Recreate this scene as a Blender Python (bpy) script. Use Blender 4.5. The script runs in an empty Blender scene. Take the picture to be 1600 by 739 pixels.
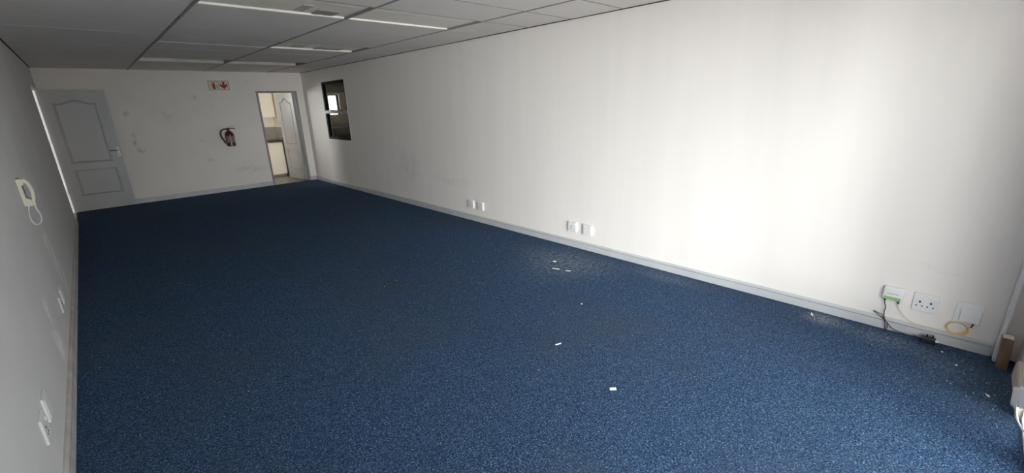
import bpy, bmesh, math, random
from mathutils import Vector, Matrix, noise as mnoise
from mathutils.geometry import tessellate_polygon
PI = math.pi
random.seed(7)
S = bpy.context.scene
COL = S.collection

# ------------------------------------------------------------------ camera
def make_camera():
    f, yaw, pitch, roll = 678.0756, 0.756, -0.2985, -0.0324
    cy, sy, cp, sp = math.cos(yaw), math.sin(yaw), math.cos(pitch), math.sin(pitch)
    fw = Vector((sy*cp, cy*cp, sp)); r = Vector((cy, -sy, 0)); u = r.cross(fw)
    cr, sr = math.cos(roll), math.sin(roll)
    r2 = cr*r + sr*u; u2 = -sr*r + cr*u
    cam = bpy.data.cameras.new('camera'); o = bpy.data.objects.new('camera', cam)
    m = Matrix.Identity(4)
    for i in range(3):
        m[i][0] = r2[i]; m[i][1] = u2[i]; m[i][2] = -fw[i]
    m[0][3], m[1][3], m[2][3] = 0, 0, 1.6
    o.matrix_world = m
    cam.sensor_width = 36; cam.sensor_fit = 'HORIZONTAL'
    cam.lens = f/1600*36; cam.clip_start = 0.02; cam.clip_end = 200
    COL.objects.link(o); S.camera = o
make_camera()

# ------------------------------------------------------------------ sky, sun, portals, added fill lamps, exposure
SKY = 2.4
SUN = 1.75
EXPOSURE = 1.61
w = bpy.data.worlds.new('overcast sky'); S.world = w; w.use_nodes = True
wn = w.node_tree; wn.nodes.clear()
wo = wn.nodes.new('ShaderNodeOutputWorld'); wb = wn.nodes.new('ShaderNodeBackground')
tc = wn.nodes.new('ShaderNodeTexCoord'); sx = wn.nodes.new('ShaderNodeSeparateXYZ')
rp = wn.nodes.new('ShaderNodeValToRGB')
wn.links.new(tc.outputs['Generated'], sx.inputs[0]); wn.links.new(sx.outputs['Z'], rp.inputs[0])
rp.color_ramp.elements[0].position = 0.0; rp.color_ramp.elements[0].color = (1, .975, .94, 1)
rp.color_ramp.elements[1].position = 0.7; rp.color_ramp.elements[1].color = (.93, .95, 1, 1)
wn.links.new(rp.outputs[0], wb.inputs['Color']); wb.inputs['Strength'].default_value = SKY
wn.links.new(wb.outputs[0], wo.inputs[0])

def sun(direction, strength, angle, color):
    l = bpy.data.lights.new('hazy sun', 'SUN'); l.energy = strength; l.angle = math.radians(angle); l.color = color
    o = bpy.data.objects.new('hazy sun', l); o.rotation_euler = Vector(direction).to_track_quat('-Z', 'Y').to_euler()
    o.location = (-4, -6, 5); COL.objects.link(o)
sun((0.66, 0.72, -0.22), SUN, 36, (1, .985, .96))

def portal(loc, direction, sx_, sy_):
    l = bpy.data.lights.new('window daylight', 'AREA'); l.shape = 'RECTANGLE'; l.size = sx_; l.size_y = sy_
    l.cycles.is_portal = True
    o = bpy.data.objects.new('window daylight', l); o.location = loc
    o.rotation_euler = Vector(direction).to_track_quat('-Z', 'Z').to_euler(); COL.objects.link(o)
portal((1.725, -.60, 1.08), (0, 1, 0), 2.7, 2.1)
portal((1.5, 12.78, 1.6), (0, -1, 0), 1.0, 1.1)
portal((4.9, 12.56, 1.68), (0, -1, 0), .84, .63)

def added_lamp(loc, target, w_, h_, watts, color=(1, .97, .93)):  # area lamps added outside the openings to brighten the rooms
    l = bpy.data.lights.new('added outdoor fill', 'AREA'); l.shape = 'RECTANGLE'; l.size = w_; l.size_y = h_; l.energy = watts; l.color = color
    o = bpy.data.objects.new('added outdoor fill', l); o.location = loc
    o.rotation_euler = (Vector(target)-Vector(loc)).to_track_quat('-Z', 'Z').to_euler(); COL.objects.link(o)
added_lamp((-2.2, -9.2, 1.05), (2.4, 3.0, 1.4), 8.0, 2.1, 800)  # added fill for the right wall and far end
added_lamp((-6.0, -2.2, 1.3), (3.7, .1, 1.6), 2.8, 2.2, 215)  # added fill for the near right corner
added_lamp((-1.8, -3.6, -.02), (-1.6, -3.5, 4), 6.0, 4.0, 430)  # added lamp at ground level, lifts ceiling and upper wall
added_lamp((.9, 14.6, 1.9), (1.6, 12.6, 1.5), 1.6, 1.4, 190)  # added lamp brightening the kitchen
added_lamp((-.835, 5.86, 1.2), (-.835, 7, 1.2), .06, 1.9, 26)  # added narrow lamp brightening the jamb of the grey door

S.view_settings.view_transform = 'Standard'; S.view_settings.look = 'None'
S.view_settings.exposure = EXPOSURE; S.view_settings.gamma = 1.0; S.view_settings.use_curve_mapping = False
S.cycles.max_bounces = 16; S.cycles.diffuse_bounces = 12; S.cycles.glossy_bounces = 4
S.cycles.transparent_max_bounces = 12
S.cycles.use_denoising = True
S.cycles.caustics_reflective = False; S.cycles.caustics_refractive = False
S.cycles.sample_clamp_indirect = 6

# ------------------------------------------------------------------ materials
def N(nt, t, **kw):
    n = nt.nodes.new(t)
    for k, v in kw.items(): setattr(n, k, v)
    return n

def pmat(name, color, rough=.5, metal=0, bump=0, bump_scale=80, var=0, var_scale=3, spec=.5, stretch=None):
    m = bpy.data.materials.new(name); m.use_nodes = True; nt = m.node_tree
    b = nt.nodes['Principled BSDF']
    b.inputs['Base Color'].default_value = (*color, 1); b.inputs['Roughness'].default_value = rough
    b.inputs['Metallic'].default_value = metal; b.inputs['Specular IOR Level'].default_value = spec
    g = N(nt, 'ShaderNodeNewGeometry')
    src = g.outputs['Position']
    if stretch:
        mp = N(nt, 'ShaderNodeMapping'); mp.inputs['Scale'].default_value = stretch
        nt.links.new(src, mp.inputs['Vector']); src2 = mp.outputs[0]
    else: src2 = src
    if var:
        n = N(nt, 'ShaderNodeTexNoise'); n.inputs['Scale'].default_value = var_scale; n.inputs['Detail'].default_value = 4
        nt.links.new(src2, n.inputs['Vector'])
        r = N(nt, 'ShaderNodeMapRange'); r.inputs[1].default_value = .3; r.inputs[2].default_value = .7
        r.inputs[3].default_value = 1-var; r.inputs[4].default_value = 1+var*.5
        nt.links.new(n.outputs['Fac'], r.inputs[0])
        mx = N(nt, 'ShaderNodeMix', data_type='RGBA', blend_type='MULTIPLY'); mx.inputs[0].default_value = 1
        mx.inputs[6].default_value = (*color, 1); nt.links.new(r.outputs[0], mx.inputs[7])
        nt.links.new(mx.outputs[2], b.inputs['Base Color'])
    if bump:
        n2 = N(nt, 'ShaderNodeTexNoise'); n2.inputs['Scale'].default_value = bump_scale; n2.inputs['Detail'].default_value = 3
        nt.links.new(src, n2.inputs['Vector'])
        bp = N(nt, 'ShaderNodeBump'); bp.inputs['Strength'].default_value = bump; bp.inputs['Distance'].default_value = .002
        nt.links.new(n2.outputs['Fac'], bp.inputs['Height']); nt.links.new(bp.outputs[0], b.inputs['Normal'])
    return m

def add_marks(m, marks):
    """marks: (centre, radii, colour, amount, noise scale) - scuffs, streaks and patches mixed over the base colour"""
    nt = m.node_tree; b = nt.nodes['Principled BSDF']
    inp = b.inputs['Base Color']
    if inp.links: cur = inp.links[0].from_socket
    else:
        c = N(nt, 'ShaderNodeRGB'); c.outputs[0].default_value = inp.default_value; cur = c.outputs[0]
    g = N(nt, 'ShaderNodeNewGeometry')
    noises = {}
    for cen, rad, colr, amt, ns in marks:
        sb = N(nt, 'ShaderNodeVectorMath', operation='SUBTRACT'); nt.links.new(g.outputs['Position'], sb.inputs[0]); sb.inputs[1].default_value = cen
        dv = N(nt, 'ShaderNodeVectorMath', operation='DIVIDE'); nt.links.new(sb.outputs[0], dv.inputs[0]); dv.inputs[1].default_value = rad
        ln = N(nt, 'ShaderNodeVectorMath', operation='LENGTH'); nt.links.new(dv.outputs[0], ln.inputs[0])
        mr = N(nt, 'ShaderNodeMapRange'); mr.inputs[1].default_value = 1; mr.inputs[2].default_value = .15
        mr.inputs[3].default_value = 0; mr.inputs[4].default_value = 1; nt.links.new(ln.outputs['Value'], mr.inputs[0])
        if ns not in noises:
            n = N(nt, 'ShaderNodeTexNoise'); n.inputs['Scale'].default_value = ns; n.inputs['Detail'].default_value = 5
            nt.links.new(g.outputs['Position'], n.inputs['Vector'])
            r = N(nt, 'ShaderNodeMapRange'); r.inputs[1].default_value = .38; r.inputs[2].default_value = .62
            nt.links.new(n.outputs['Fac'], r.inputs[0]); noises[ns] = r.outputs[0]
        mu = N(nt, 'ShaderNodeMath', operation='MULTIPLY'); nt.links.new(mr.outputs[0], mu.inputs[0]); nt.links.new(noises[ns], mu.inputs[1])
        mu2 = N(nt, 'ShaderNodeMath', operation='MULTIPLY'); nt.links.new(mu.outputs[0], mu2.inputs[0]); mu2.inputs[1].default_value = amt
        mx = N(nt, 'ShaderNodeMix', data_type='RGBA'); nt.links.new(mu2.outputs[0], mx.inputs[0])
        nt.links.new(cur, mx.inputs[6]); mx.inputs[7].default_value = (*colr, 1); cur = mx.outputs[2]
    nt.links.new(cur, inp)

def carpet_mat():
    m = bpy.data.materials.new('blue loop carpet'); m.use_nodes = True; nt = m.node_tree
    b = nt.nodes['Principled BSDF']; b.inputs['Roughness'].default_value = .95; b.inputs['Specular IOR Level'].default_value = .1
    g = N(nt, 'ShaderNodeNewGeometry'); P = g.outputs['Position']
    v = N(nt, 'ShaderNodeTexVoronoi'); v.inputs['Scale'].default_value = 200; v.inputs['Randomness'].default_value = .75
    nt.links.new(P, v.inputs['Vector'])
    sp = N(nt, 'ShaderNodeSeparateColor'); nt.links.new(v.outputs['Color'], sp.inputs[0])
    n1 = N(nt, 'ShaderNodeTexNoise'); n1.inputs['Scale'].default_value = 125; n1.inputs['Detail'].default_value = 3
    n1.inputs['Roughness'].default_value = .75; nt.links.new(P, n1.inputs['Vector'])
    ad = N(nt, 'ShaderNodeMath', operation='MULTIPLY_ADD'); ad.inputs[1].default_value = .55
    nt.links.new(sp.outputs[0], ad.inputs[0])
    m1 = N(nt, 'ShaderNodeMath', operation='MULTIPLY_ADD'); m1.inputs[1].default_value = 1.5; m1.inputs[2].default_value = -.52
    nt.links.new(n1.outputs['Fac'], m1.inputs[0]); nt.links.new(m1.outputs[0], ad.inputs[2])
    rp = N(nt, 'ShaderNodeValToRGB'); cr = rp.color_ramp
    cr.elements[0].position = .1; cr.elements[0].color = (.006, .014, .034, 1)
    cr.elements[1].position = .98; cr.elements[1].color = (.27, .39, .56, 1)
    e = cr.elements.new(.42); e.color = (.026, .056, .118, 1)
    e = cr.elements.new(.72); e.color = (.061, .119, .222, 1)
    nt.links.new(ad.outputs[0], rp.inputs[0])
    # worn, dusty areas
    n2 = N(nt, 'ShaderNodeTexNoise'); n2.inputs['Scale'].default_value = .9; n2.inputs['Detail'].default_value = 6
    nt.links.new(P, n2.inputs['Vector'])
    r2 = N(nt, 'ShaderNodeMapRange'); r2.inputs[1].default_value = .45; r2.inputs[2].default_value = .75; r2.inputs[4].default_value = .45
    nt.links.new(n2.outputs['Fac'], r2.inputs[0])
    mx = N(nt, 'ShaderNodeMix', data_type='RGBA'); nt.links.new(r2.outputs[0], mx.inputs[0])
    nt.links.new(rp.outputs[0], mx.inputs[6]); mx.inputs[7].default_value = (.068, .082, .092, 1)
    nt.links.new(mx.outputs[2], b.inputs['Base Color'])
    bp = N(nt, 'ShaderNodeBump'); bp.inputs['Strength'].default_value = .8; bp.inputs['Distance'].default_value = .006
    nt.links.new(ad.outputs[0], bp.inputs['Height']); nt.links.new(bp.outputs[0], b.inputs['Normal'])
    return m

def glass_mat(name, tint=(.93, .95, .95), refl=.35):
    m = bpy.data.materials.new(name); m.use_nodes = True; nt = m.node_tree; nt.nodes.clear()
    o = N(nt, 'ShaderNodeOutputMaterial'); mx = N(nt, 'ShaderNodeMixShader'); t = N(nt, 'ShaderNodeBsdfTransparent'); gl = N(nt, 'ShaderNodeBsdfGlossy')
    fr = N(nt, 'ShaderNodeFresnel'); fr.inputs['IOR'].default_value = 1.45
    t.inputs[0].default_value = (*tint, 1); gl.inputs['Roughness'].default_value = .02
    mu = N(nt, 'ShaderNodeMath', operation='MULTIPLY'); mu.inputs[1].default_value = refl; nt.links.new(fr.outputs[0], mu.inputs[0])
    nt.links.new(mu.outputs[0], mx.inputs[0]); nt.links.new(t.outputs[0], mx.inputs[1]); nt.links.new(gl.outputs[0], mx.inputs[2])
    nt.links.new(mx.outputs[0], o.inputs[0])
    return m

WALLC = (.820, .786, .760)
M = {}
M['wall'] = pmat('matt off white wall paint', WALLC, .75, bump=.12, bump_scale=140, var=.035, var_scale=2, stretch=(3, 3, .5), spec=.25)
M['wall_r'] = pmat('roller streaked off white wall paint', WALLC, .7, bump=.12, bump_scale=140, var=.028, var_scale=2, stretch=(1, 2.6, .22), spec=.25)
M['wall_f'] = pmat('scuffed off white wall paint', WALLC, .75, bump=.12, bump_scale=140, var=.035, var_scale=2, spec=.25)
M['wall_l'] = pmat('pale streaked off white wall paint', (.68, .67, .665), .6, bump=.12, bump_scale=140, var=.05, var_scale=1.6, stretch=(2, 2, .6), spec=.3)
GR = (.30, .285, .28)
add_marks(M['wall_f'], [((.60, 10.718, 1.63), (.09, .3, .07), GR, .5, 13), ((.655, 10.718, 1.26), (.07, .3, .09), GR, .45, 13),
    ((.70, 10.718, .97), (.09, .3, .06), GR, .8, 13), ((.63, 10.718, 1.09), (.05, .3, .12), GR, .5, 13), ((1.70, 10.718, 1.90), (.07, .3, .05), GR, .6, 13),
    ((1.66, 10.718, 1.07), (.06, .3, .05), GR, .6, 13), ((1.74, 10.718, .68), (.1, .3, .06), GR, .3, 13), ((2.66, 10.718, 2.17), (.08, .3, .05), GR, .35, 13),
    ((2.4, 10.718, .42), (.45, .3, .10), GR, .28, 13), ((1.2, 10.718, 1.6), (.1, .3, .2), GR, .2, 13), ((1.9, 10.718, 1.75), (.12, .3, .05), GR, .25, 13)])
add_marks(M['wall_r'], [((3.764, 5.3, .55), (.3, .55, .14), GR, .15, 9), ((3.764, 6.5, .6), (.3, .5, .4), (.42, .40, .40), .25, 5),
    ((3.764, .05, .50), (.3, .06, .03), GR, .10, 30), ((3.764, -.05, .475), (.3, .10, .02), GR, .08, 30), ((3.764, 1.6, .098), (.3, .10, .012), (.95, .95, .95), .9, 30)])
PALE = (.95, .945, .94)  # paler streaks low on the left wall
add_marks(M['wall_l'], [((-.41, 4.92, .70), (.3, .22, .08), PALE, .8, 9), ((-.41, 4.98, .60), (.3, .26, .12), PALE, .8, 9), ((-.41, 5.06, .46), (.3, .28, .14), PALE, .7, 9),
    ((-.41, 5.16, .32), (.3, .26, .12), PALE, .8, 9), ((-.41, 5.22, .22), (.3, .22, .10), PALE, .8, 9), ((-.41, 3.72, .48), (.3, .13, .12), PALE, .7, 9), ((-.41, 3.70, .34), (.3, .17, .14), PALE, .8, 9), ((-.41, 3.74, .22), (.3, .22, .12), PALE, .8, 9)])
M['outer'] = pmat('plain grey plaster', (.55, .54, .53), .8, bump=.1)
M['cream_wall'] = pmat('cream kitchen wall paint', (.80, .75, .66), .6, var=.03)
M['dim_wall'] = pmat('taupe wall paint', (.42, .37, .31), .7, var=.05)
M['ceil'] = pmat('off white ceiling board', (.76, .72, .69), .85, bump=.25, bump_scale=60, var=.05, var_scale=1.4, spec=.15)
M['ceil_void'] = pmat('dusty ceiling void', (.10, .095, .09), .9)
M['edge_dark'] = pmat('painted edge gap shadow', (.05, .04, .035), .9)
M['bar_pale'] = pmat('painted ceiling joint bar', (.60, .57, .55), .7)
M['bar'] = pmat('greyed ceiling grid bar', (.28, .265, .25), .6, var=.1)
M['carpet'] = carpet_mat()
DUST = (.30, .33, .36)
add_marks(M['carpet'], [((3.35, 2.75, 0), (.42, .75, .5), DUST, .42, 26), ((3.1, 2.7, 0), (.5, .5, .5), DUST, .22, 26), ((3.62, .52, 0), (.13, .16, .5), DUST, .8, 60), ((3.60, 1.75, 0), (.16, .5, .5), DUST, .3, 40), ((3.58, .15, 0), (.18, .3, .5), DUST, .4, 50), ((3.45, -.15, 0), (.25, .2, .5), DUST, .22, 50)])
M['base'] = pmat('grey satin skirting paint', (.52, .535, .56), .42, bump=.06, bump_scale=40, var=.08, var_scale=4)
M['base_l'] = pmat('worn beige grey skirting paint', (.52, .50, .48), .5, bump=.1, bump_scale=40, var=.22, var_scale=7)
M['base_n'] = pmat('beige skirting paint', (.58, .52, .47), .5, var=.1)
M['frame_grey'] = pmat('grey door frame enamel', (.28, .275, .27), .4, var=.05)
M['frame_pale'] = pmat('pale door frame enamel', (.80, .80, .80), .4, var=.04)
M['door_grey'] = pmat('grey door enamel', (.40, .42, .45), .42, var=.05, var_scale=2.5)
M['door_pale'] = pmat('pale grey door enamel', (.42, .425, .435), .35, var=.04)
M['white_plastic'] = pmat('white plastic', (.76, .76, .765), .35)
M['grey_plastic'] = pmat('pale grey plastic', (.78, .785, .80), .35)
M['cream_plastic'] = pmat('yellowed cream plastic', (.80, .77, .62), .4)
M['dark_gap'] = pmat('shadowed grey plastic', (.20, .20, .18), .5)
M['black'] = pmat('black plastic', (.012, .012, .013), .4)
M['black_rubber'] = pmat('black rubber', (.02, .02, .02), .6)
M['red'] = pmat('dark red enamel', (.10, .006, .013), .3)
M['red_print'] = pmat('red print', (.32, .035, .022), .6)
M['sign_cream'] = pmat('cream luminous board', (.72, .66, .52), .6)
M['sign_border'] = pmat('olive grey print', (.36, .35, .27), .6)
M['brass'] = pmat('pale brass', (.75, .68, .50), .3, metal=.6)
M['steel'] = pmat('brushed steel', (.62, .62, .62), .3, metal=1)
M['dark_metal'] = pmat('dark metal', (.06, .06, .06), .4, metal=.5)
M['bronze'] = pmat('dark bronze aluminium', (.010, .010, .010), .7, spec=.1)
M['alu'] = pmat('pale aluminium', (.26, .26, .255), .5)
M['cupboard'] = pmat('cream melamine', (.82, .77, .68), .4)
M['worktop'] = pmat('dark stone laminate', (.05, .045, .04), .35, var=.3, var_scale=90)
M['splash'] = pmat('taupe wall tile', (.33, .31, .27), .25, var=.08, var_scale=20)
M['tilefloor'] = pmat('beige floor tile', (.24, .215, .185), .35, var=.1, var_scale=6)
M['green'] = pmat('green label print', (.18, .46, .05), .4)
M['yellow'] = pmat('yellow fibre sleeve', (.80, .55, .20), .4)
M['pale_yellow'] = pmat('pale yellow fibre sleeve', (.70, .60, .42), .4)
M['blue_boot'] = pmat('dark blue connector', (.06, .07, .28), .4)
M['wood'] = pmat('raw brown timber', (.20, .125, .075), .7, var=.22, var_scale=9, stretch=(9, 9, 1), bump=.2, bump_scale=60)
M['wood_end'] = pmat('pale timber end grain', (.78, .72, .64), .7, var=.35, var_scale=60)
M['blind'] = pmat('white woven blind fabric', (.84, .85, .87), .8, bump=.4, bump_scale=500)
M['flake'] = pmat('white paint flake', (.88, .88, .87), .7)
M['tray'] = pmat('cream enamelled light tray', (.86, .81, .72), .5, var=.06)
M['tray_white'] = pmat('white enamelled light rim', (.92, .91, .88), .4)
M['gear'] = pmat('brown grey control gear', (.30, .275, .24), .4)
M['cover'] = pmat('brownish cover plate', (.58, .51, .44), .5)
M['rim_dull'] = pmat('dulled light rim', (.66, .64, .59), .5, var=.12, var_scale=8)
M['holder'] = pmat('white lamp holder', (.90, .90, .88), .35)
M['glass'] = glass_mat('clear window glass')
M['glass_dim'] = glass_mat('grey tinted window glass', (.72, .72, .70), .18)
M['paving'] = pmat('pale concrete paving', (.74, .72, .68), .8, var=.1)

def label_print():
    m = pmat('faded pink instruction print', (.40, .30, .30), .5); nt = m.node_tree; b = nt.nodes['Principled BSDF']
    g = N(nt, 'ShaderNodeNewGeometry'); mp = N(nt, 'ShaderNodeMapping'); mp.inputs['Rotation'].default_value = (PI/2, 0, 0)
    br = N(nt, 'ShaderNodeTexBrick'); br.inputs['Scale'].default_value = 14
    br.inputs['Color1'].default_value = (.28, .21, .21, 1); br.inputs['Color2'].default_value = (.06, .015, .02, 1); br.inputs['Mortar'].default_value = (.32, .25, .25, 1)
    br.inputs['Mortar Size'].default_value = .06; br.inputs['Row Height'].default_value = .32; br.inputs['Brick Width'].default_value = .35
    nt.links.new(g.outputs['Position'], mp.inputs[0]); nt.links.new(mp.outputs[0], br.inputs['Vector']); nt.links.new(br.outputs['Color'], b.inputs['Base Color'])
    return m
M['label_print'] = label_print()

# ------------------------------------------------------------------ mesh helpers
class MB:
    def __init__(s): s.bm = bmesh.new()
    def box(s, x0, x1, y0, y1, z0, z1, bevel=0, seg=2):
        t = bmesh.new()
        vs = [t.verts.new((x, y, z)) for x in (x0, x1) for y in (y0, y1) for z in (z0, z1)]
        for f in ((0, 1, 3, 2), (4, 6, 7, 5), (0, 4, 5, 1), (2, 3, 7, 6), (0, 2, 6, 4), (1, 5, 7, 3)):
            t.faces.new([vs[i] for i in f])
        bmesh.ops.recalc_face_normals(t, faces=t.faces)
        if bevel: bmesh.ops.bevel(t, geom=t.edges[:], offset=bevel, segments=seg, affect='EDGES', profile=.5)
        return s.merge(t)
    def merge(s, t, mat=None):
        if mat is not None: t.transform(mat)
        me = bpy.data.meshes.new('tmp'); t.to_mesh(me); s.bm.from_mesh(me); bpy.data.meshes.remove(me); t.free(); return s
    def prism(s, poly, axis, a, b):
        """poly: 2D outline, extruded along axis from a to b. axis 'x': poly=(y,z); 'y': (x,z); 'z': (x,y)"""
        def P(p, t):
            return {'x': (t, p[0], p[1]), 'y': (p[0], t, p[1]), 'z': (p[0], p[1], t)}[axis]
        t = bmesh.new(); A = [t.verts.new(P(p, a)) for p in poly]; B = [t.verts.new(P(p, b)) for p in poly]
        n = len(poly)
        t.faces.new(A); t.faces.new(B[::-1])
        for i in range(n): t.faces.new((A[i], B[i], B[(i+1) % n], A[(i+1) % n]))
        bmesh.ops.recalc_face_normals(t, faces=t.faces); return s.merge(t)
    def tube(s, pts, r, n=8, smooth=True, closed=False):
        pts = [Vector(p) for p in pts]
        if smooth: pts = spline(pts, 6, closed)
        t = bmesh.new(); rings = []; up = Vector((.13, .27, .95)).normalized(); L = len(pts)
        for i, p in enumerate(pts):
            d = (pts[(i+1) % L]-pts[i-1]) if closed else (pts[min(i+1, L-1)]-pts[max(i-1, 0)])
            d.normalize(); a = d.cross(up)
            if a.length < .05: a = d.cross(Vector((1, 0, 0)))
            a.normalize(); c = d.cross(a); up = -c if False else (a.cross(d)).normalized()
            rr = r[min(i, len(r)-1)] if isinstance(r, (list, tuple)) else r
            rings.append([t.verts.new(p + a*rr*math.cos(2*PI*k/n) + c*rr*math.sin(2*PI*k/n)) for k in range(n)])
        for i in range(L if closed else L-1):
            A, B = rings[i], rings[(i+1) % L]
            for k in range(n): t.faces.new((A[k], A[(k+1) % n], B[(k+1) % n], B[k]))
        if not closed: t.faces.new(rings[0][::-1]); t.faces.new(rings[-1])
        bmesh.ops.recalc_face_normals(t, faces=t.faces)
        return s.merge(t)
    def lathe(s, prof, c=(0, 0, 0), n=32, axis='z'):
        t = bmesh.new(); rings = []
        for r, z in prof:
            if r < 1e-6: rings.append([t.verts.new((0, 0, z))])
            else: rings.append([t.verts.new((r*math.cos(2*PI*k/n), r*math.sin(2*PI*k/n), z)) for k in range(n)])
        for A, B in zip(rings, rings[1:]):
            for k in range(n):
                k2 = (k+1) % n
                if len(A) == 1 and len(B) == 1: continue
                if len(A) == 1: t.faces.new((A[0], B[k], B[k2]))
                elif len(B) == 1: t.faces.new((A[k], A[k2], B[0]))
                else: t.faces.new((A[k], A[k2], B[k2], B[k]))
        for R, fl in ((rings[0], True), (rings[-1], False)):
            if len(R) > 1: t.faces.new(R[::-1] if fl else R)
        bmesh.ops.recalc_face_normals(t, faces=t.faces)
        m = Matrix.Identity(4)
        if axis == 'x': m = Matrix.Rotation(PI/2, 4, 'Y')
        if axis == 'y': m = Matrix.Rotation(-PI/2, 4, 'X')
        return s.merge(t, Matrix.Translation(c) @ m)
    def ball(s, c, r, n=8):
        t = bmesh.new(); bmesh.ops.create_uvsphere(t, u_segments=n, v_segments=max(4, n//2+1), radius=r)
        return s.merge(t, Matrix.Translation(c))
    def build(s, name, mat, parent=None, smooth=False):
        me = bpy.data.meshes.new(name); s.bm.to_mesh(me); s.bm.free()
        me.materials.append(mat)
        if smooth:
            for p in me.polygons: p.use_smooth = True
            try: me.set_sharp_from_angle(angle=math.radians(38))
            except Exception: pass
        o = bpy.data.objects.new(name, me); COL.objects.link(o)
        if parent: 
            o.parent = parent
            o.matrix_parent_inverse = Matrix.Identity(4)
        return o

def spline(pts, k=6, closed=False):
    out = []; n = len(pts)
    for i in range(n if closed else n-1):
        if closed: a, b, c, d = pts[i-1], pts[i], pts[(i+1) % n], pts[(i+2) % n]
        else: a, b, c, d = pts[max(i-1, 0)], pts[i], pts[i+1], pts[min(i+2, n-1)]
        for j in range(k):
            t = j/k
            out.append(.5*((2*b)+(c-a)*t+(2*a-5*b+4*c-d)*t*t+(3*b-a-3*c+d)*t**3))
    if not closed: out.append(pts[-1])
    return out

def tag(o, label=None, cat=None, group=None, kind=None):
    if label: o['label'] = label
    if cat: o['category'] = cat
    if group: o['group'] = group
    if kind: o['kind'] = kind
    return o
def empty(name, loc, rz=0):
    o = bpy.data.objects.new(name, None); o.empty_display_size = .1; o.location = loc; o.rotation_euler = (0, 0, rz); COL.objects.link(o); return o
def struct(o): o['kind'] = 'structure'; return o
def copy_tree(o, parent=None):
    c = o.copy(); COL.objects.link(c); c.parent = parent
    for ch in list(o.children): copy_tree(ch, c)
    return c

def slab_with_holes(axis, a, b, u0, u1, z0, z1, holes, name, mat):
    """wall slab from a to b on axis ('x' or 'y'), spanning u0..u1 along the other and z0..z1, one welded mesh with through holes"""
    us = sorted({u0, u1, *[h[0] for h in holes], *[h[1] for h in holes]}); zs = sorted({z0, z1, *[h[2] for h in holes], *[h[3] for h in holes]})
    bm = bmesh.new(); vc = {}
    def V(s_, u, z):
        k = (s_, u, z)
        if k not in vc: vc[k] = bm.verts.new((s_, u, z) if axis == 'x' else (u, s_, z))
        return vc[k]
    def solid(i, j):
        if i < 0 or j < 0 or i >= len(us)-1 or j >= len(zs)-1: return False
        cu, cz = (us[i]+us[i+1])/2, (zs[j]+zs[j+1])/2
        return not any(h[0] < cu < h[1] and h[2] < cz < h[3] for h in holes)
    for i in range(len(us)-1):
        for j in range(len(zs)-1):
            if not solid(i, j): continue
            c = [(us[i], zs[j]), (us[i+1], zs[j]), (us[i+1], zs[j+1]), (us[i], zs[j+1])]
            for s_ in (a, b): bm.faces.new([V(s_, *p) for p in c])
            for (di, dj), (p, q) in {(0, -1): (0, 1), (1, 0): (1, 2), (0, 1): (2, 3), (-1, 0): (3, 0)}.items():
                if not solid(i+di, j+dj): bm.faces.new((V(a, *c[p]), V(a, *c[q]), V(b, *c[q]), V(b, *c[p])))
    bmesh.ops.recalc_face_normals(bm, faces=bm.faces)
    mb = MB(); mb.bm.free(); mb.bm = bm
    return struct(mb.build(name, mat))

# ------------------------------------------------------------------ room shell
XL, XR, YN, YF, H = -.41, 3.764, -.43, 10.72, 2.38
T = .11
struct(MB().box(XL, XR, YN, YF, -.06, 0).build('floor', M['carpet']))
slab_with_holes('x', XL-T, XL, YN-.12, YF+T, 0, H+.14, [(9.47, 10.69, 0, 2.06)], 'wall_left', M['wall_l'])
slab_with_holes('x', XR, XR+T, YN-.12, 12.74, 0, H+.14, [(8.51, 9.64, .98, 2.135)], 'wall_right', M['wall_r'])
slab_with_holes('y', YF, YF+T, XL, XR, 0, H+.14, [(2.80, 3.615, 0, 2.005)], 'wall_far', M['wall_f'])
slab_with_holes('y', YN-.06, YN, XL, XR, 0, H+.14, [(.40, 3.05, .02, 2.12)], 'wall_near', M['wall'])

def skirting(name, mat, kind, a, b, h=.085, t=.018, face=1, at=0.0):
    """kind 'x': runs along y on plane x=at, projecting in direction face; kind 'y' runs along x on plane y=at"""
    prof = [(0, 0), (t, 0), (t, h*.70), (t-.011, h*.715), (t-.011, h*.755), (t-.002, h*.77), (t-.003, h*.88), (t*.62, h*.975), (t*.4, h), (0, h)]
    poly = [(at+face*p, z) for p, z in prof]
    mb = MB()
    if kind == 'x': mb.prism(poly, 'y', a, b)
    else: mb.prism(poly, 'x', a, b)
    return struct(mb.build(name, mat))
skirting('baseboard_right', M['base'], 'x', -.325, YF, face=-1, at=XR)
skirting('baseboard_left', M['base_l'], 'x', YN, 9.47, h=.10, t=.02, face=1, at=XL)
skirting('baseboard_far', M['base'], 'y', XL+.01, 2.80, h=.09, face=-1, at=YF)
skirting('baseboard_far.001', M['base'], 'y', 3.615, XR-.019, h=.09, face=-1, at=YF)
skirting('baseboard_near', M['base_n'], 'y', 3.06, 3.56, h=.10, t=.02, face=1, at=YN)
# white cover strip in the near right corner
struct(MB().box(3.685, XR, -.352, -.332, 0, H, .003).build('trim_1', M['white_plastic']))

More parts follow.
